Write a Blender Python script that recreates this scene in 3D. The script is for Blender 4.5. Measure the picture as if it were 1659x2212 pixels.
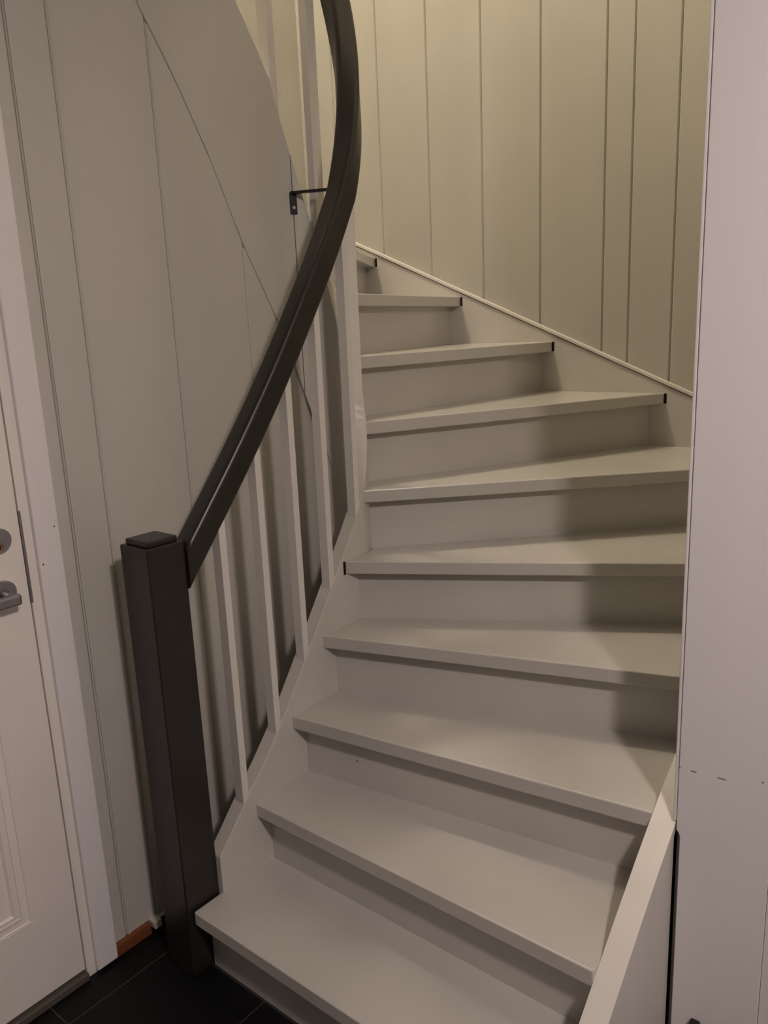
import bpy, bmesh, math
from mathutils import Vector, Matrix

# ---------------------------------------------------------------- set-up
for o in list(bpy.data.objects): bpy.data.objects.remove(o)
S = 0.18                      # one stair rise in metres; every length below is in rises
COL = bpy.context.scene.collection
SC = bpy.context.scene

# camera
yaw, pit, rol, foc, CH = -0.68879686, 0.2288602, -0.04260585, 1724.18, 8.45240201
fw = Vector((math.sin(yaw)*math.cos(pit), math.cos(yaw)*math.cos(pit), -math.sin(pit)))
rt = Vector((math.cos(yaw), -math.sin(yaw), 0)); up = rt.cross(fw)
c, s = math.cos(rol), math.sin(rol)
r2 = c*rt + s*up; u2 = -s*rt + c*up
cd = bpy.data.cameras.new('camera'); cam = bpy.data.objects.new('camera', cd); COL.objects.link(cam)
M = Matrix((r2, u2, -fw)).transposed().to_4x4(); M.translation = Vector((0, 0, CH*S)); cam.matrix_world = M
cd.sensor_fit = 'VERTICAL'; cd.sensor_height = 24.0; cd.lens = foc/2212*24.0; cd.clip_start = 0.02
SC.camera = cam

# view
SC.view_settings.view_transform = 'Standard'; SC.view_settings.look = 'None'
SC.view_settings.gamma = 1; SC.view_settings.use_curve_mapping = False
SC.view_settings.exposure = 0.22
w = bpy.data.worlds.new('world'); SC.world = w; w.use_nodes = True
w.node_tree.nodes['Background'].inputs[0].default_value = (0.02, 0.018, 0.016, 1)
w.node_tree.nodes['Background'].inputs[1].default_value = 1.0

def lamp(name, loc, watt, col, rad, kind='POINT'):
    l = bpy.data.lights.new(name, kind); l.energy = watt; l.color = col
    if kind == 'AREA': l.shape = 'DISK'; l.size = rad*2          # flat ceiling fitting shining down
    else: l.shadow_soft_size = rad
    o = bpy.data.objects.new(name, l); o.location = Vector(loc)*S; COL.objects.link(o)
lamp('hall_lamp_light', (3.6, 1.0, 13.6), 17, (1.0, 0.86, 0.815), 0.08, 'AREA')      # glass dome: most light down,
lamp('hall_lamp_side_glow', (3.6, 1.0, 13.45), 31, (1.0, 0.86, 0.815), 0.07)          # some of it sideways
lamp('upstairs_lamp_light', (-13.0, 9.6, 25.5), 124, (1.0, 0.86, 0.68), 0.09)

# ---------------------------------------------------------------- materials
def mat(name, col, rough=0.5, spec=0.5, bump=0.0, bscale=40, vary=0.0, metal=0.0, stretch=(1, 1, 1), coat=0.0):
    m = bpy.data.materials.new(name); m.use_nodes = True; nt = m.node_tree; b = nt.nodes['Principled BSDF']
    b.inputs['Roughness'].default_value = rough; b.inputs['Metallic'].default_value = metal
    b.inputs['Specular IOR Level'].default_value = spec; b.inputs['Coat Weight'].default_value = coat
    b.inputs['Coat Roughness'].default_value = 0.12
    b.inputs['Base Color'].default_value = (*col, 1)
    tc = nt.nodes.new('ShaderNodeTexCoord'); mp = nt.nodes.new('ShaderNodeMapping')
    mp.inputs['Scale'].default_value = stretch
    nt.links.new(tc.outputs['Object'], mp.inputs['Vector'])
    if vary:
        n = nt.nodes.new('ShaderNodeTexNoise'); n.inputs['Scale'].default_value = 6; n.inputs['Detail'].default_value = 4
        nt.links.new(mp.outputs[0], n.inputs['Vector'])
        cr = nt.nodes.new('ShaderNodeValToRGB')
        cr.color_ramp.elements[0].position = .35; cr.color_ramp.elements[1].position = .65
        cr.color_ramp.elements[0].color = (*[x*(1-vary) for x in col], 1)
        cr.color_ramp.elements[1].color = (*[min(1, x*(1+vary)) for x in col], 1)
        nt.links.new(n.outputs['Fac'], cr.inputs['Fac']); nt.links.new(cr.outputs['Color'], b.inputs['Base Color'])
    if bump:
        n2 = nt.nodes.new('ShaderNodeTexNoise'); n2.inputs['Scale'].default_value = bscale; n2.inputs['Detail'].default_value = 5
        nt.links.new(mp.outputs[0], n2.inputs['Vector'])
        bp = nt.nodes.new('ShaderNodeBump'); bp.inputs['Strength'].default_value = bump; bp.inputs['Distance'].default_value = 0.002
        nt.links.new(n2.outputs['Fac'], bp.inputs['Height']); nt.links.new(bp.outputs[0], b.inputs['Normal'])
    return m
WALL = mat('cream_wall_paint', (0.44, 0.425, 0.375), 0.42, 0.4, 0.25, 60, 0.03, stretch=(1, 1, .25))
LWALL = mat('greenish_wall_paint', (0.54, 0.52, 0.47), 0.45, 0.4, 0.25, 60, 0.03, stretch=(1, 1, .25))
STAIR = mat('greige_stair_paint', (0.50, 0.48, 0.445), 0.27, 0.5, 0.22, 45, 0.04, stretch=(.5, .5, .5), coat=.25)
STRING = mat('greige_string_paint', (0.55, 0.525, 0.485), 0.36, 0.45, 0.2, 45, 0.04)
BAL = mat('pale_baluster_paint', (0.66, 0.63, 0.58), 0.45, 0.4, 0.3, 50, 0.03, stretch=(1, 1, .2))
TRIM = mat('white_trim_paint', (0.79, 0.755, 0.755), 0.5, 0.35, 0.25, 90, 0.02, stretch=(1, 1, .05))
DOORM = mat('cream_door_paint', (0.82, 0.77, 0.72), 0.45, 0.4, 0.12, 70, 0.02)
DARK = mat('dark_brown_paint', (0.0175, 0.0138, 0.0115), 0.33, 0.5, 0.12, 50, 0.1)
BLACK = mat('black_metal', (0.008, 0.007, 0.007), 0.45, 0.4, 0.05)
STEEL = mat('brushed_steel', (0.36, 0.35, 0.36), 0.35, 0.5, 0.05, 80, 0, 1.0)
BRASS = mat('brass', (0.45, 0.25, 0.10), 0.35, 0.5, 0.05, 80, 0, 1.0)
WOOD = mat('bare_pine', (0.17, 0.055, 0.022), 0.5, 0.4, 0.3, 30, 0.25, stretch=(4, .6, 4))
HALL = mat('hall_far_wall_paint', (0.16, 0.155, 0.15), 0.6, 0.3, 0.1)
CEIL = mat('ceiling_paint', (0.6, 0.58, 0.54), 0.7, 0.3, 0.1)
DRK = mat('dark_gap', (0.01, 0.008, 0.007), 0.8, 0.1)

def tile_mat():
    m = bpy.data.materials.new('black_floor_tile'); m.use_nodes = True; nt = m.node_tree; b = nt.nodes['Principled BSDF']
    tc = nt.nodes.new('ShaderNodeTexCoord'); sx = nt.nodes.new('ShaderNodeSeparateXYZ'); nt.links.new(tc.outputs['Object'], sx.inputs[0])
    def line(sock, off, per, wd):
        a = nt.nodes.new('ShaderNodeMath'); a.operation = 'SUBTRACT'; nt.links.new(sock, a.inputs[0]); a.inputs[1].default_value = off
        f = nt.nodes.new('ShaderNodeMath'); f.operation = 'PINGPONG'; nt.links.new(a.outputs[0], f.inputs[0]); f.inputs[1].default_value = per/2
        g = nt.nodes.new('ShaderNodeMath'); g.operation = 'LESS_THAN'; nt.links.new(f.outputs[0], g.inputs[0]); g.inputs[1].default_value = wd
        return g
    g1 = line(sx.outputs[0], -8.645*S, 1.745*S, 0.0016); g2 = line(sx.outputs[1], 3.78*S, 1.745*S, 0.0016)
    mx = nt.nodes.new('ShaderNodeMath'); mx.operation = 'MAXIMUM'; nt.links.new(g1.outputs[0], mx.inputs[0]); nt.links.new(g2.outputs[0], mx.inputs[1])
    n = nt.nodes.new('ShaderNodeTexNoise'); n.inputs['Scale'].default_value = 20
    cr = nt.nodes.new('ShaderNodeValToRGB'); cr.color_ramp.elements[0].color = (0.0022, 0.0022, 0.003, 1); cr.color_ramp.elements[1].color = (0.0045, 0.0042, 0.0055, 1)
    nt.links.new(n.outputs['Fac'], cr.inputs['Fac'])
    mc = nt.nodes.new('ShaderNodeMix'); mc.data_type = 'RGBA'
    nt.links.new(mx.outputs[0], mc.inputs[0]); nt.links.new(cr.outputs['Color'], mc.inputs[6]); mc.inputs[7].default_value = (0.05, 0.042, 0.045, 1)
    nt.links.new(mc.outputs[2], b.inputs['Base Color']); b.inputs['Roughness'].default_value = 0.5
    b.inputs['Specular IOR Level'].default_value = 0.25
    return m
TILE = tile_mat()

# ---------------------------------------------------------------- helpers
def mesh(name, verts, faces, m, parent=None, bevel=0.0, seg=2, smooth=False, normals=True):
    me = bpy.data.meshes.new(name)
    bm = bmesh.new(); vs = [bm.verts.new(Vector(v)*S) for v in verts]; bm.verts.ensure_lookup_table()
    for f in faces:
        try: bm.faces.new([vs[i] for i in f])
        except ValueError: pass
    if normals: bmesh.ops.recalc_face_normals(bm, faces=bm.faces)
    if bevel:
        es = [e for e in bm.edges if len(e.link_faces) == 2 and e.calc_face_angle(0) > 0.6]
        bmesh.ops.bevel(bm, geom=es, offset=bevel*S, segments=seg, profile=0.5, affect='EDGES', clamp_overlap=True)
    bm.to_mesh(me); bm.free()
    if smooth:
        for p in me.polygons: p.use_smooth = True
    me.materials.append(m)
    o = bpy.data.objects.new(name, me); COL.objects.link(o)
    if parent: o.parent = parent; o.matrix_parent_inverse = parent.matrix_world.inverted()
    return o
def box(name, lo, hi, m, parent=None, bevel=0.0, seg=2):
    x0, y0, z0 = lo; x1, y1, z1 = hi
    v = [(x0,y0,z0),(x1,y0,z0),(x1,y1,z0),(x0,y1,z0),(x0,y0,z1),(x1,y0,z1),(x1,y1,z1),(x0,y1,z1)]
    return mesh(name, v, BF, m, parent, bevel, seg)
BF = [(0,3,2,1),(4,5,6,7),(0,1,5,4),(1,2,6,5),(2,3,7,6),(3,0,4,7)]
def prism(name, poly, z0, z1, m, parent=None, bevel=0.0, seg=2):
    n = len(poly); v = [(x, y, z0) for x, y in poly] + [(x, y, z1) for x, y in poly]
    f = [tuple(range(n))[::-1], tuple(range(n, 2*n))] + [(i, (i+1) % n, n+(i+1) % n, n+i) for i in range(n)]
    return mesh(name, v, f, m, parent, bevel, seg)
def empty(name, loc, label=None, cat=None):
    o = bpy.data.objects.new(name, None); COL.objects.link(o); o.location = Vector(loc)*S
    o.empty_display_size = 0.05
    if label: o['label'] = label; o['category'] = cat
    bpy.context.view_layer.update()
    return o
def struct(o, label=None, cat=None):
    o['kind'] = 'structure'
    if label: o['label'] = label; o['category'] = cat
    return o
def lerp(tab, x):
    if x <= tab[0][0]: return tab[0][1] + (x-tab[0][0])*(tab[1][1]-tab[0][1])/(tab[1][0]-tab[0][0])
    for (a, va), (b, vb) in zip(tab, tab[1:]):
        if x <= b: return va + (x-a)*(vb-va)/(b-a)
    (a, va), (b, vb) = tab[-2:]
    return vb + (x-b)*(vb-va)/(b-a)
def smooth_tab(tab, x):      # monotone cubic
    n = len(tab); xs = [t[0] for t in tab]; ys = [t[1] for t in tab]
    if x <= xs[0] or x >= xs[-1]: return lerp(tab, x)
    d = [(ys[i+1]-ys[i])/(xs[i+1]-xs[i]) for i in range(n-1)]
    mm = [d[0]] + [(d[i-1]+d[i])/2 for i in range(1, n-1)] + [d[-1]]
    i = max(j for j in range(n-1) if xs[j] <= x); h = xs[i+1]-xs[i]; t = (x-xs[i])/h
    return (2*t**3-3*t*t+1)*ys[i]+(t**3-2*t*t+t)*h*mm[i]+(-2*t**3+3*t*t)*ys[i+1]+(t**3-t*t)*h*mm[i+1]

def plank_wall(name, joints, s_of, topf, botf, m, depth=0.25, ch=0.026, gap=0.003, sub=6):
    """vertical planks; joints = positions along the wall; s_of(s, d) -> (x, y) with d = depth behind the face"""
    V = []; F = []
    for a, b in zip(joints, joints[1:]):
        cw = min(ch, (b-a)*.3)
        ss = [a+gap, a+gap+cw] + [a+gap+cw+(b-a-2*gap-2*cw)*i/sub for i in range(1, sub)] + [b-gap-cw, b-gap]
        ds = [cw] + [0]*(len(ss)-2) + [cw]
        k = len(ss); base = len(V)
        for side in (0, 1):
            for q, d in zip(ss, ds):
                x, y = s_of(q, d if side == 0 else depth)
                V.append((x, y, botf(q))); V.append((x, y, topf(q)))
        for i in range(k-1):
            p = base+2*i; F.append((p, p+2, p+3, p+1)); q2 = base+2*k+2*i; F.append((q2, q2+1, q2+3, q2+2))
            F.append((p+1, p+3, q2+3, q2+1)); F.append((p, q2, q2+2, p+2))
        for i in (0, k-1):
            p = base+2*i; q2 = base+2*k+2*i; F.append((p, p+1, q2+1, q2))
        # backing strip behind the joint
    o = mesh(name, V, F, m)
    x0, x1 = joints[0], joints[-1]; V = []; n = 24
    for i in range(n+1):
        q = x0+(x1-x0)*i/n
        for d in (depth*.5, depth*.9):
            x, y = s_of(q, d); V += [(x, y, botf(q)), (x, y, topf(q)-.02)]
    return o

# ---------------------------------------------------------------- plan of the stair
XI = -7.87; XO = -2.84; YB = 15.1; XC = -8.643; YC = 8.954; RO = 0.765; RI = 0.543; XL = -14.45
XU = XC-RO                                    # tread side of the upper straight string
ZA = [(0, 5.72), (.4, 6.37), (.785, 7.05), (1.18, 7.82), (1.571, 8.65), (1.96, 9.53), (2.356, 10.42), (2.75, 11.27), (3.1416, 12.02)]
ZL = [(5.0, .85), (5.76, 1.55), (6.25, 2.09), (6.6, 2.46), (7.0, 2.92), (7.6, 3.74), (8.25, 4.68), (8.62, 5.21), (8.954, 5.72)]
ZU = [(0, 12.02), (.25, 12.45), (.57, 12.95), (1.2, 13.75), (2.4, 15.0)]       # distance beyond the arc -> top
def inner(u):                                  # u: y on the lower straight; YC+theta*RO on the arc; beyond: upper straight
    if u <= YC: return (XI-.008, u)
    t = (u-YC)/RO
    if t <= math.pi: return (XC+RO*math.cos(t), YC+RO*math.sin(t))
    return (XU, YC-(t-math.pi)*RO)
def outer(v):                                  # distance along the outer wall, v = y up to the corner
    if v <= YB: return (XO, v)
    v -= YB
    if v <= XO-XL: return (XO-v, YB)
    v -= XO-XL
    return (XL, YB-v)
def path_hit(fn, lo, hi, P, D):
    best = None; n = 900; pa = fn(lo); prev = lo
    g = lambda q: (q[0]-P[0])*D[1]-(q[1]-P[1])*D[0]
    for i in range(1, n+1):
        a = lo+(hi-lo)*i/n; q = fn(a)
        if g(pa)*g(q) <= 0 and g(pa) != g(q):
            t = g(pa)/(g(pa)-g(q)); return prev+(a-prev)*t
        pa = q; prev = a
    return None
deg = math.radians
NOSE = {1: (5.30, 5.30), 2: (6.465, 6.465), 3: (7.27, 7.96), 4: (8.0, 9.555), 5: (8.585, 11.48), 6: (YC+deg(13)*RO, 14.3),
        7: (YC+deg(47)*RO, YB+2.63), 8: (YC+deg(77)*RO, YB+4.97), 9: (YC+deg(104)*RO, YB+7.18), 10: (YC+deg(129)*RO, YB+9.54),
        11: (YC+deg(153)*RO, YB+11.61+.7), 12: (YC+deg(178)*RO, YB+11.61+3.4), 13: (YC+math.pi*RO+.75, YB+11.61+5.4), 14: (YC+math.pi*RO+1.6, YB+11.61+7.2)}
def setback(k, d):
    u, v = NOSE[k]; A = Vector(inner(u)); B = Vector(outer(v)); D = (B-A).normalized(); n = Vector((-D.y, D.x))
    P = A+n*d
    uu = path_hit(inner, u-.05, u+1.6, P, D); vv = path_hit(outer, v-.05, v+2.5, P, D)
    return (uu if uu else u+d, vv if vv else v+d)
def band(u0, v0, u1, v1, din=0.04, dout=0.04):
    """polygon between two crossing lines, following the inner and outer strings"""
    n = 8
    I = [inner(u0+(u1-u0)*i/n) for i in range(n+1)]
    O = [outer(v0+(v1-v0)*i/n) for i in range(n+1)]
    if v0 < YB < v1: O = sorted([*O, (XO, YB)], key=lambda p: (p[1] if p[0] == XO else YB+XO-p[0]))
    vc = YB+XO-XL
    if v0 < vc < v1:
        idx = [i for i, p in enumerate(O) if p[0] == XL][0]; O.insert(idx, (XL, YB))
    def ext(p, q, d):      # move p away from q
        p, q = Vector(p), Vector(q); e = (p-q).normalized(); r = p+e*d; return (r.x, r.y)
    I2 = [ext(p, O[min(len(O)-1, int(i*(len(O)-1)/n))], din) for i, p in enumerate(I)]
    cen = Vector(((I[0][0]+I[-1][0])/2, (I[0][1]+I[-1][1])/2))
    O2 = [ext(p, cen, dout) for p in O]
    poly = O2 + I2[::-1]
    out = []
    for p in poly:
        if not out or (Vector(p)-Vector(out[-1])).length > 1e-3: out.append(p)
    return out

# ---------------------------------------------------------------- room shell
fl = box('floor', (-9.3, -5, -.3), (7, 8.2, 0), TILE); struct(fl, 'black square floor tiles with thin grey grout', 'floor')

DIAG = [(4.0, 16.9), (6.0, 13.73), (6.79, 12.45), (7.235, 11.73), (7.735, 10.78), (8.203, 9.70), (8.79, 8.60), (9.2, 7.65), (9.5, 6.9), (9.8, 6.2), (15.1, 3.0)]
HC = 13.9
lw = plank_wall('wall_left', [4.70, 5.03, 5.54, 6.88, 8.22, 9.57], lambda q, d: (-9.20-d, q),
                lambda q: min(HC, lerp(DIAG, q)), lambda q: 0.165, LWALL, depth=.2, ch=.024, gap=.003)
struct(lw, 'painted vertical plank wall beside the stair under the upper flight', 'wall')
ys = [4.35+.45*i for i in range(13)]
vv = [(x, y, z) for y in ys for x in (-9.56, -9.42) for z in (0, min(HC, lerp(DIAG, y)-.1))]
ff = []
for i in range(len(ys)-1):
    a = 4*i
    ff += [(a, a+1, a+5, a+4), (a+2, a+6, a+7, a+3), (a+1, a+3, a+7, a+5), (a, a+4, a+6, a+2)]
ff += [(0, 2, 3, 1), (len(vv)-4, len(vv)-3, len(vv)-1, len(vv)-2)]
lb = mesh('wall_left', vv, ff, DRK); struct(lb)  # unseen dark backing, added to stop light leaking through the plank joints
wl2 = box('wall_left', (-9.5, -5, 0), (-9.2, -.65, HC), LWALL); struct(wl2)
wl3 = box('wall_left', (-9.5, -.65, 11.45), (-9.2, 4.40, HC), LWALL); struct(wl3)

bj = [-6.773-1.3527*i for i in range(6, 0, -1)] + [-6.773, -6.245, -5.417, -4.067, -2.72, -1.6]
bj = [-14.6] + [x for x in bj if x > -14.5]
bw = plank_wall('wall_back', bj, lambda q, d: (q, 15.19+d), lambda q: 27, lambda q: 0, WALL, depth=.2)
struct(bw, 'cream painted wall of wide vertical planks rising behind the winding steps', 'wall')
bk = box('wall_back', (-14.8, 15.40, 0), (-2.2, 15.6, 27), WALL); struct(bk)
rj = [7.99, 9.6, 10.95, 12.3, 13.65, 15.18]
rw = plank_wall('wall_right', rj, lambda q, d: (-2.570+d, q), lambda q: 27, lambda q: 0, WALL, depth=.2)
struct(rw, 'cream plank wall beside the steps behind the white casing', 'wall')
wc = box('wall_front', (-2.36, 8.12, 0), (7, 8.7, HC), TRIM); struct(wc, 'hall wall right of the white casing', 'wall')
fb = box('wall_front', (-1.594, 7.945, 0), (7, 8.12, HC), TRIM); struct(fb)
sl = box('wall_far_left', (-14.8, 4.5, 0), (-14.55, 15.3, 27), WALL); struct(sl)
hb = box('wall_hall_back', (-9.5, -5.3, 0), (7.3, -5, HC), HALL); struct(hb)
hr = box('wall_hall_right', (7, -5, 0), (7.3, 8.7, HC), HALL); struct(hr)
hc = box('ceiling', (-9.17, -5.3, HC), (7.3, 8.1, HC+1.1), CEIL); struct(hc, 'hall ceiling', 'ceiling')
uc = box('ceiling', (-14.8, 4.3, 27), (-2.2, 15.6, 27.3), CEIL); struct(uc)
uf = box('wall_upstairs', (-14.8, 4.3, HC+1.1), (-2.2, 4.5, 27), WALL); struct(uf)
ur = box('wall_upstairs', (-2.58, 4.5, HC+1.1), (-2.3, 8.0, 27), WALL); struct(ur)

# ---------------------------------------------------------------- right casing with its notch over the string
def yz_prism_x(name, poly, y0, y1, m, parent=None, bevel=0, seg=2):     # polygon in x-z, thick along y
    n = len(poly); v = [(x, y0, z) for x, z in poly]+[(x, y1, z) for x, z in poly]
    f = [tuple(range(n)), tuple(range(n, 2*n))[::-1]]+[(i, (i+1) % n, n+(i+1) % n, n+i) for i in range(n)]
    return mesh(name, v, f, m, parent, bevel, seg)
tr = yz_prism_x('trim_2', [(-2.512, 0), (-1.60, 0), (-1.60, HC), (-2.553, HC), (-2.553, 2.91), (-2.53, 2.89), (-2.512, 2.84)], 7.93, 8.10, TRIM, None, .008, 2)
struct(tr, 'wide white painted casing board at the right edge of the stair opening', 'casing')
mesh('bead', [(x, y, z) for z in (3.02, HC) for x, y in ((-2.603, 7.99), (-2.600, 7.955), (-2.590, 7.945), (-2.572, 7.945), (-2.562, 7.955), (-2.560, 8.10), (-2.603, 8.10))],
     [(0,1,2,3,4,5,6), (7,8,9,10,11,12,13)]+[(i, (i+1) % 7, 7+(i+1) % 7, 7+i) for i in range(7)], TRIM, tr)
box('shadow_gap', (-2.64, 8.06, 0), (-2.40, 8.11, 2.80), DRK, tr)  # near-black box painting in the shade between string and casing

# ---------------------------------------------------------------- left door, casing, floor edge
d1 = empty('door_1', (-9.14, 4.35, 0)); d1['kind'] = 'structure'; d1['label'] = 'cream moulded door with steel lever handle at the left edge'; d1['category'] = 'door'
leaf = box('door_leaf', (-9.36, -.60, .15), (-9.14, 4.338, 11.3), DOORM, d1, .01)
def frame(name, y0, y1, z0, z1, wd, h, m, par):       # raised rectangular moulding ring on the leaf
    X = -9.14; V = []
    prof = [(0, 0), (wd*.2, h), (wd*.55, h*.75), (wd*.8, h*.9), (wd, 0)]
    for dd, hh in prof:
        for (y, z) in ((y0+dd, z0+dd), (y1-dd, z0+dd), (y1-dd, z1-dd), (y0+dd, z1-dd)): V.append((X+hh, y, z))
    F = []
    for i in range(len(prof)-1):
        for j in range(4): F.append((4*i+j, 4*i+(j+1) % 4, 4*i+4+(j+1) % 4, 4*i+4+j))
    return mesh(name, V, F, m, par)
for (z0, z1) in ((1.28, 4.7), (6.9, 10.6)):
    for (y0, y1) in ((2.05, 3.78), (0, 1.7)):
        if z0 > 5 and y0 > 1: y1 = 3.0
        frame('panel_moulding', y0, y1, z0, z1, .055, .022, DOORM, leaf)
        frame('panel_moulding', y0+.14, y1-.14, z0+.14, z1-.14, .12, .035, DOORM, leaf)
# door frame strip and stop
box('door_frame', (-9.36, 4.352, .0), (-9.13, 4.55, 11.45), DOORM, d1, .008)
box('door_frame', (-9.36, -.65, 11.32), (-9.13, 4.352, 11.45), DOORM, d1, .008)
box('threshold', (-9.36, -.6, 0), (-9.07, 4.352, .115), mat('grey_threshold', (.10, .085, .07), .4, .5, .1), d1, .02)
box('strike_plate', (-9.16, 4.341, 5.38), (-9.127, 4.372, 6.52), STEEL, d1, .006)
def disc(name, y, z, x0, x1, r, m, par, n=40, bev=.012):
    V = []; 
    prof = [(x0, 0), (x0, r), (x1-bev, r), (x1, r-bev), (x1, 0)]
    F = []
    for x, q in prof[1:4]:
        for i in range(n): V.append((x, y+q*math.cos(2*math.pi*i/n), z+q*math.sin(2*math.pi*i/n)))
    for a in range(2):
        for i in range(n): F.append((a*n+i, a*n+(i+1) % n, a*n+n+(i+1) % n, a*n+n+i))
    F.append(tuple(range(n))[::-1]); F.append(tuple(range(2*n, 3*n)))
    return mesh(name, V, F, m, par)
lk = disc('lock_escutcheon', 4.062, 6.225, -9.14, -9.085, .145, STEEL, d1)
disc('lock_cylinder', 4.05, 6.16, -9.085, -9.07, .045, BRASS, lk)
box('keyhole', (-9.071, 4.043, 6.135), (-9.066, 4.055, 6.18), DRK, lk)
rs = disc('handle_rose', 4.035, 5.60, -9.14, -9.09, .145, STEEL, d1)
# lever: neck then a flat rounded bar swinging back over the leaf
def tube(name, pts, rad, m, par, n=16):
    V = []; F = []; P = [Vector(p) for p in pts]
    for i, p in enumerate(P):
        t = ((P[min(i+1, len(P)-1)]-P[max(i-1, 0)])).normalized(); a = t.cross(Vector((0, 0, 1))).normalized(); b = a.cross(t)
        rr = rad[i] if isinstance(rad, list) else (rad, rad)
        for j in range(n):
            an = 2*math.pi*j/n; V.append(tuple(p+a*rr[0]*math.cos(an)+b*rr[1]*math.sin(an)))
    for i in range(len(P)-1):
        for j in range(n): F.append((i*n+j, i*n+(j+1) % n, (i+1)*n+(j+1) % n, (i+1)*n+j))
    F.append(tuple(range(n))); F.append(tuple(range((len(P)-1)*n, len(P)*n)))
    return mesh(name, V, F, m, par, smooth=True)
tube('handle_neck', [(-9.09, 4.035, 5.58), (-8.92, 4.05, 5.55)], .058, STEEL, d1)
box('lever', (-8.96, 3.33, 5.475), (-8.875, 4.125, 5.61), STEEL, d1, .03, 4)

tc_ = box('trim_1', (-9.25, 4.472, 0.05), (-9.06, 4.785, 11.75), TRIM, None, .02, 3)
struct(tc_, 'white painted casing board beside the cream door', 'casing')
tc2 = box('trim_1', (-9.25, -.95, 11.42), (-9.06, 4.472, 11.75), TRIM, None, .02, 3); struct(tc2)
tcx = box('trim_1', (-9.25, -.95, 0), (-9.06, -.62, 11.42), TRIM, None, .02, 3); struct(tcx)
bs = box('baseboard_left', (-9.40, 4.60, 0), (-9.12, 5.37, .175), WOOD, None, .005); struct(bs, 'strip of bare orange-brown wood at the foot of the plank wall', 'baseboard')
cv = box('trim_3', (-9.2, 5.38, .10), (-9.03, 5.50, .21), LWALL, None, .01); struct(cv, 'short grey block at the wall foot behind the dark post', 'trim')
# narrow cover strip on the plank wall next to the casing
ws = box('trim_4', (-9.2, 5.045, .165), (-9.185, 5.082, HC), LWALL, None, .004); struct(ws, 'thin cover strip on the plank wall right of the white door casing', 'trim')

# ---------------------------------------------------------------- staircase
stair = empty('staircase', (-5.3, 5.3, 0), 'greige painted winding wooden staircase curving left up from the black tiled floor', 'staircase')
TH = .205
KMAX = 13
for k in range(1, KMAX+1):
    u0, v0 = NOSE[k]; ur_, vr = setback(k+1, .33)
    short = 0.0
    din = .04 if k != 5 else -.005
    prism('tread', band(u0, v0, ur_, vr, din, short), k-TH, k, STAIR, stair, .022, 3)
for k in range(1, KMAX+2):
    if k == 1: ua, va = 5.545, 5.545; ub, vb = 5.63, 5.63
    else:
        ua, va = setback(k, .245); ub, vb = setback(k, .33)
    prism('riser', band(ua, va, ub, vb, .04, .03), (k-1) if k > 1 else 0, k-TH, STAIR, stair)
def string_strip(name, samples, m, parent, bevel=.012):
    """samples: list of (ax, ay, bx, by, ztop, zbot) across the thickness"""
    V = []; F = []
    for ax, ay, bx, by, zt, zb in samples: V += [(ax, ay, zb), (ax, ay, zt), (bx, by, zt), (bx, by, zb)]
    n = len(samples)
    for i in range(n-1):
        for j in range(4): F.append((4*i+j, 4*i+(j+1) % 4, 4*i+4+(j+1) % 4, 4*i+4+j))
    F.append((0, 1, 2, 3)); F.append((4*n-4, 4*n-3, 4*n-2, 4*n-1))
    return mesh(name, V, F, m, parent, bevel, 2)
# lower straight inner string
smp = []
for y in [5.77, 5.9, 6.1, 6.3, 6.5, 6.7, 6.9, 7.1, 7.3, 7.5, 7.7, 7.9, 8.1, 8.3, 8.5, 8.7, 8.85, YC-.004]:
    smp.append((XI, y, XC+RI, y, smooth_tab(ZL, y), 0))
string_strip('inner_string', smp, STRING, stair)
# bottom edge of the curved part
ZB = [(0, 3.6), (.785, 4.6), (1.571, 5.6), (2.356, 6.95), (3.1416, 8.33)]
TS = deg(151); TM = deg(74)
for t0, t1, mm, nn in ((.003, TM, STRING, 18), (TM+.006, TS-.003, LWALL, 20)):
    smp = []
    for i in range(nn+1):
        t = t0+(t1-t0)*i/nn
        smp.append((XC+RO*math.cos(t), YC+RO*math.sin(t), XC+RI*math.cos(t), YC+RI*math.sin(t), smooth_tab(ZA, t), smooth_tab(ZB, t)))
    string_strip('curved_string', smp, mm, stair, .01)
smp = []
for i in range(8):
    t = TS+.01+(math.pi-TS-.01)*i/8
    smp.append((XC+RO*math.cos(t), YC+RO*math.sin(t), XC+RI*math.cos(t), YC+RI*math.sin(t), smooth_tab(ZA, t), smooth_tab(ZB, t)))
for i in range(0, 13):
    q = .18*i; y = YC-q
    smp.append((XU, y, XC-RI, y, lerp(ZU, q), lerp(DIAG, y)+.012))
us = string_strip('upper_string', smp, LWALL, stair, .01)
# infill under the curved string so the cupboard below is closed
smp = []
for i in range(25):
    t = deg(138)*i/24
    a, b = RO-.05, RI+.04
    smp.append((XC+a*math.cos(t), YC+a*math.sin(t), XC+b*math.cos(t), YC+b*math.sin(t), smooth_tab(ZB, t)+.3, 0))
string_strip('well_panel', smp, LWALL, stair, 0)

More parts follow.
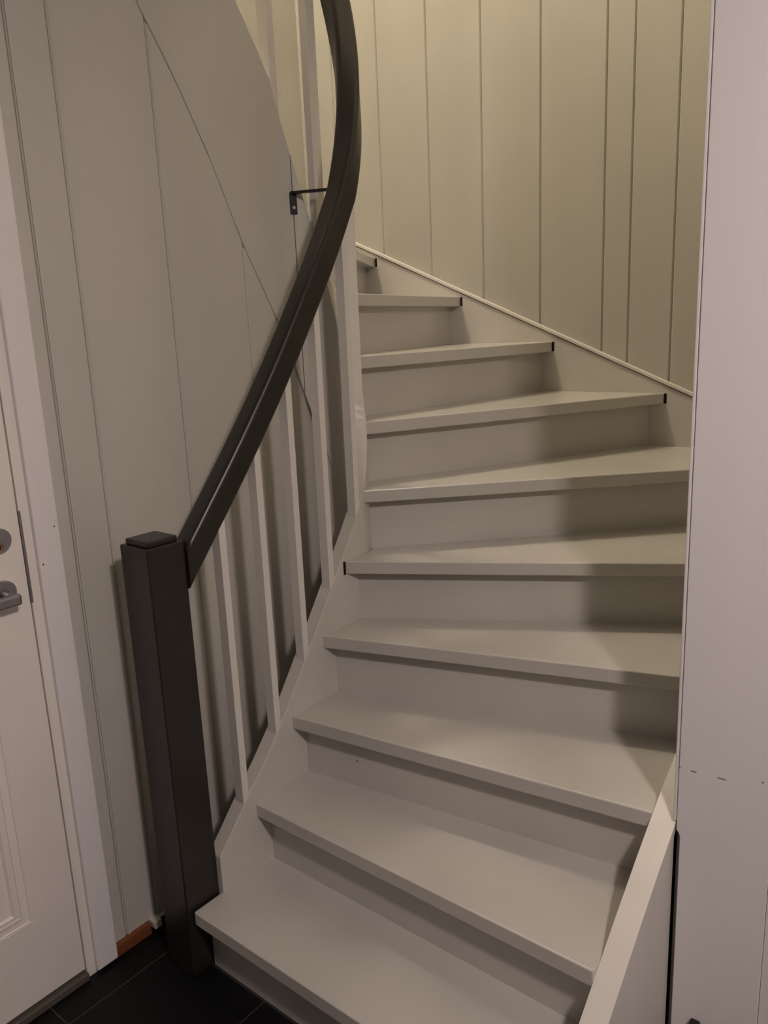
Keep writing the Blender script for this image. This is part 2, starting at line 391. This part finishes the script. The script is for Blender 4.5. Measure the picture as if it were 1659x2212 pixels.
# outer string: right side, back
OT = [(5.0, .72), (5.6, 1.18), (6.2, 1.66), (7.12, 2.37), (7.95, 2.955), (8.6, 3.36), (9.6, 3.80), (11, 4.39), (15.1, 6.12)]
smp = [(XO, y, -2.575, y, smooth_tab(OT, y), 0 if y < 7.93 else smooth_tab(OT, y)-.12) for y in [5.12, 5.5, 6, 6.5, 7, 7.5, 7.92, 7.935, 8.3, 8.7, 9.3, 10, 11, 12, 13, 14, 15.09]]
string_strip('outer_string', smp, BAL, stair, .010)
smp = [(XO, y, -2.66, y, smooth_tab(OT, y)-.125, 0) for y in [7.94, 8.3, 8.7, 9.3, 10, 11, 12, 13, 14, 15.09]]
string_strip('string_panel', smp, STRING, stair, .0)
bz = lambda x: 10.363-.4235*(x+12.855)
def back_prism(name, x0, x1, za, zb, y0, y1, m, bev=.006):
    v = [(x0, y0, bz(x0)+za), (x1, y0, bz(x1)+za), (x1, y1, bz(x1)+za), (x0, y1, bz(x0)+za), (x0, y0, bz(x0)+zb), (x1, y0, bz(x1)+zb), (x1, y1, bz(x1)+zb), (x0, y1, bz(x0)+zb)]
    return mesh(name, v, BF, m, stair, bev)
back_prism('outer_string', XL, XO, -2.3, -.085, YB, YB+.085, STRING)
back_prism('string_cap_strip', XL, XO, -.062, 0, YB-.035, YB+.085, BAL, .006)
for k in (6, 7, 8, 9, 10):      # slabs coloured as the shade in joints beside the housed tread ends
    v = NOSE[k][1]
    if k > 6: box('tread_joint_shade', (outer(v)[0]+.006, YB-.006, k-TH+.01), (outer(v)[0]+.055, YB+.01, k-.005), DRK, stair)
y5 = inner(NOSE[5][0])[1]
box('tread_joint_shade', (XI-.02, y5-.05, 5-TH), (XI+.006, y5-.002, 5), DRK, stair)  # inner end of the fifth tread: joint shade painted as a dark slab

def spot(px, py, pz, r, nrm, m=DRK, parent=stair, name='screw_hole'):
    nrm = Vector(nrm).normalized(); a = nrm.orthogonal().normalized(); b = nrm.cross(a); n = 12
    P = Vector((px, py, pz)); V = [tuple(P+nrm*q+(a*math.cos(2*math.pi*i/n)+b*math.sin(2*math.pi*i/n))*r) for q in (-.004, .003) for i in range(n)]
    F = [tuple(range(n)), tuple(range(n, 2*n))]+[(i, (i+1) % n, n+(i+1) % n, n+i) for i in range(n)]
    return mesh(name, V, F, m, parent)

u3, v3 = setback(3, .245); A3 = Vector(inner(u3)); B3 = Vector(outer(v3)); t3 = (-6.98-A3.x)/(B3.x-A3.x); p3 = A3+(B3-A3)*t3; d3 = (B3-A3).normalized()
spot(p3.x, p3.y, 2.40, .012, (d3.y, -d3.x, 0))
# ---------------------------------------------------------------- railing
rail = empty('stair_railing', (-8.22, 5.5, 0), 'dark brown post and curving handrail with pale square balusters beside the steps', 'railing')
NX0, NX1, NY0, NY1 = -8.505, -7.95, 5.22, 5.765
post = box('newel_post', (NX0, NY0, 0), (NX1, NY1, 5.99), DARK, rail, .018, 3)
cap = box('post_cap', (NX0+.05, NY0+.05, 5.985), (NX1-.05, NY1-.05, 6.065), DARK, post, .025, 3)
# handrail centre line
RR = .725; XR = XC+RR
RZ = [(5.6, 5.66), (6.18, 6.34), (6.86, 7.155), (7.53, 8.03), (8.21, 9.02), (8.6, 9.64), (YC, 10.26)]
RA = [(0, 10.26), (.5, 11.25), (1.0, 12.36), (1.5, 13.5), (2.0, 14.6), (2.6, 15.7), (3.1416, 16.6)]
C_ = []
for i in range(34):
    y = 5.2+(YC-5.2)*i/34; k_ = max(0, min(1, (8.4-y)/(8.4-5.77))); C_.append((XR-.15*k_, y, smooth_tab(RZ, y)-.235*k_))
for i in range(49):
    t = math.pi*i/48; C_.append((XC+RR*math.cos(t), YC+RR*math.sin(t), smooth_tab(RA, t)))
for i in range(1, 12):
    q = .18*i; C_.append((XC-RR, YC-q, 16.6+q*1.35))
V = []; F = []; P = [Vector(p) for p in C_]
hw, hh = .162, .172
sec = []
for cx, cy, r, a0 in ((hw, hh, .075, 0), (-hw, hh, .075, 90), (-hw, -hh, .05, 180), (hw, -hh, .05, 270)):
    for j in range(7):
        an = math.radians(a0+15*j); sec.append((cx-math.copysign(r, cx)+r*math.cos(an), cy-math.copysign(r, cy)+r*math.sin(an)))
n = len(sec)
for i, p in enumerate(P):
    t = (P[min(i+1, len(P)-1)]-P[max(i-1, 0)]).normalized(); h = Vector((t.y, -t.x, 0)).normalized(); b = h.cross(t).normalized()
    for a_, c_ in sec: V.append(tuple(p+h*a_+b*c_))
for i in range(len(P)-1):
    for j in range(n): F.append((i*n+j, i*n+(j+1) % n, (i+1)*n+(j+1) % n, (i+1)*n+j))
F.append(tuple(range(n))); F.append(tuple(range((len(P)-1)*n, len(P)*n)))
hr_ = mesh('handrail', V, F, DARK, rail)
bm = bmesh.new(); bm.from_mesh(hr_.data)
g = bmesh.ops.bisect_plane(bm, geom=bm.verts[:]+bm.edges[:]+bm.faces[:], plane_co=(0, (NY1+.006)*S, 0), plane_no=(0, 1, 0), clear_inner=True)
ce = [e for e in g['geom_cut'] if isinstance(e, bmesh.types.BMEdge)]
capf = bmesh.ops.contextual_create(bm, geom=ce)['faces']
bm.to_mesh(hr_.data); bm.free()
for p in hr_.data.polygons: p.use_smooth = len(p.vertices) == 4

def rail_z(u):        # centre height of the handrail over path position
    return smooth_tab(RZ, u) if u <= YC else smooth_tab(RA, (u-YC)/RR)
def baluster(cx, cy, ang, z0s, z1, wx=.165, wy=.11):
    """cx,cy centre, ang rotation; foot cut to the slope of the string"""
    ca, sa = math.cos(ang), math.sin(ang); V = []
    for zz in (0, 1):
        for dx, dy, kk in ((-wx/2, -wy/2, 0), (wx/2, -wy/2, 0), (wx/2, wy/2, 1), (-wx/2, wy/2, 1)):
            V.append((cx+dx*ca-dy*sa, cy+dx*sa+dy*ca, (z0s[kk] if zz == 0 else z1+(kk-.5)*.1)))
    return mesh('baluster', V, BF, BAL, rail, .006, 1)
for y in (6.26, 6.95, 7.60, 8.235, 8.895):
    baluster(XI-.015-.0825, y+.055, 0, (smooth_tab(ZL, y)-.01, smooth_tab(ZL, min(y+.11, YC))-.01), rail_z(y)-.235*max(0, (8.4-y)/2.63)-.08)
for t, rot, wx, wy in ((60, deg(60), .165, .11), (116, 0, .14, .19), (172, 0, .21, .13)):
    a = deg(t); r = (RO+RI)/2+(.02 if t == 60 else 0)
    z0 = smooth_tab(ZA, a-.085)-.01; z1_ = smooth_tab(ZA, a+.085)-.01
    if t != 60: z0 = z1_ = z0-.12
    baluster(XC+r*math.cos(a), YC+r*math.sin(a), rot, (z0, z1_), smooth_tab(RA, a)-.15, wx, wy)
for q in (.58, 1.24):
    baluster(XC-(RO+RI)/2, YC-q, math.pi, (lerp(ZU, q), lerp(ZU, q-.05)), 16.6+q*1.35-.1)
# bracket
a = deg(151.0); bx, by = XC+RI*math.cos(a), YC+RI*math.sin(a); nx, ny = -math.cos(a), -math.sin(a); tx, ty = -ny, nx
def obox(name, O, ax, ay, az, lo, hi, m, par, bevel=0):
    O, ax, ay, az = map(Vector, (O, ax, ay, az)); V = []
    for z in (lo[2], hi[2]):
        for x, y in ((lo[0], lo[1]), (hi[0], lo[1]), (hi[0], hi[1]), (lo[0], hi[1])): V.append(tuple(O+ax*x+ay*y+az*z))
    return mesh(name, V, BF, m, par, bevel, 2)
br = empty('handrail_bracket', (bx, by, 10.3)); br.parent = rail; br.matrix_parent_inverse = rail.matrix_world.inverted()
bpy.context.view_layer.update()
bpy.data.objects.remove(br)
plate = obox('handrail_bracket', (bx, by, 10.48), (nx, ny, 0), (tx, ty, 0), (0, 0, 1), (-.01, -.055, -.315), (.025, .055, 0), BLACK, rail, .008)
end = Vector((XR-.13, 9.19, 10.40)); st = Vector((bx+nx*.012, by+ny*.012, 10.475))
dv = end-st; L = dv.length; e1 = dv.normalized(); e2 = Vector((-e1.y, e1.x, 0)).normalized(); e3 = e1.cross(e2)
obox('bracket_arm', st, e1, e2, e3, (-.01, -.05, -.018), (L, .05, .018), BLACK, plate, .004)
disc2 = spot(bx+nx*.03, by+ny*.03, 10.26, .025, (nx, ny, 0), STEEL, plate, 'screw')

# ---------------------------------------------------------------- small black thing at the foot of the right casing
bo = empty('black_plug', (-2.225, 7.86, 0), 'small black stub standing at the foot of the wide white casing', 'plug')
box('plug_body', (-2.29, 7.80, 0), (-2.165, 7.92, .56), BLACK, bo, .03, 3)
box('plug_cap', (-2.28, 7.81, .56), (-2.175, 7.91, .61), BLACK, bo, .015, 2)

# faint scuffs on the right casing and nail holes in the left one
sm = mat('scuff', (.20, .15, .15), .6)
for x0, x1, z in ((-2.43, -2.37, 3.677), (-2.15, -2.07, 3.694), (-2.556, -2.535, 3.68), (-1.725, -1.705, 3.79)):
    box('scuff_mark', (x0, 7.926, z), (x1, 7.932, z+.009), sm, tr)
for y, z in ((4.721, 6.258), (4.52, 5.829)):
    spot(-9.062, y, z, .010, (1, 0, 0), DRK, tc_, 'nail_hole')
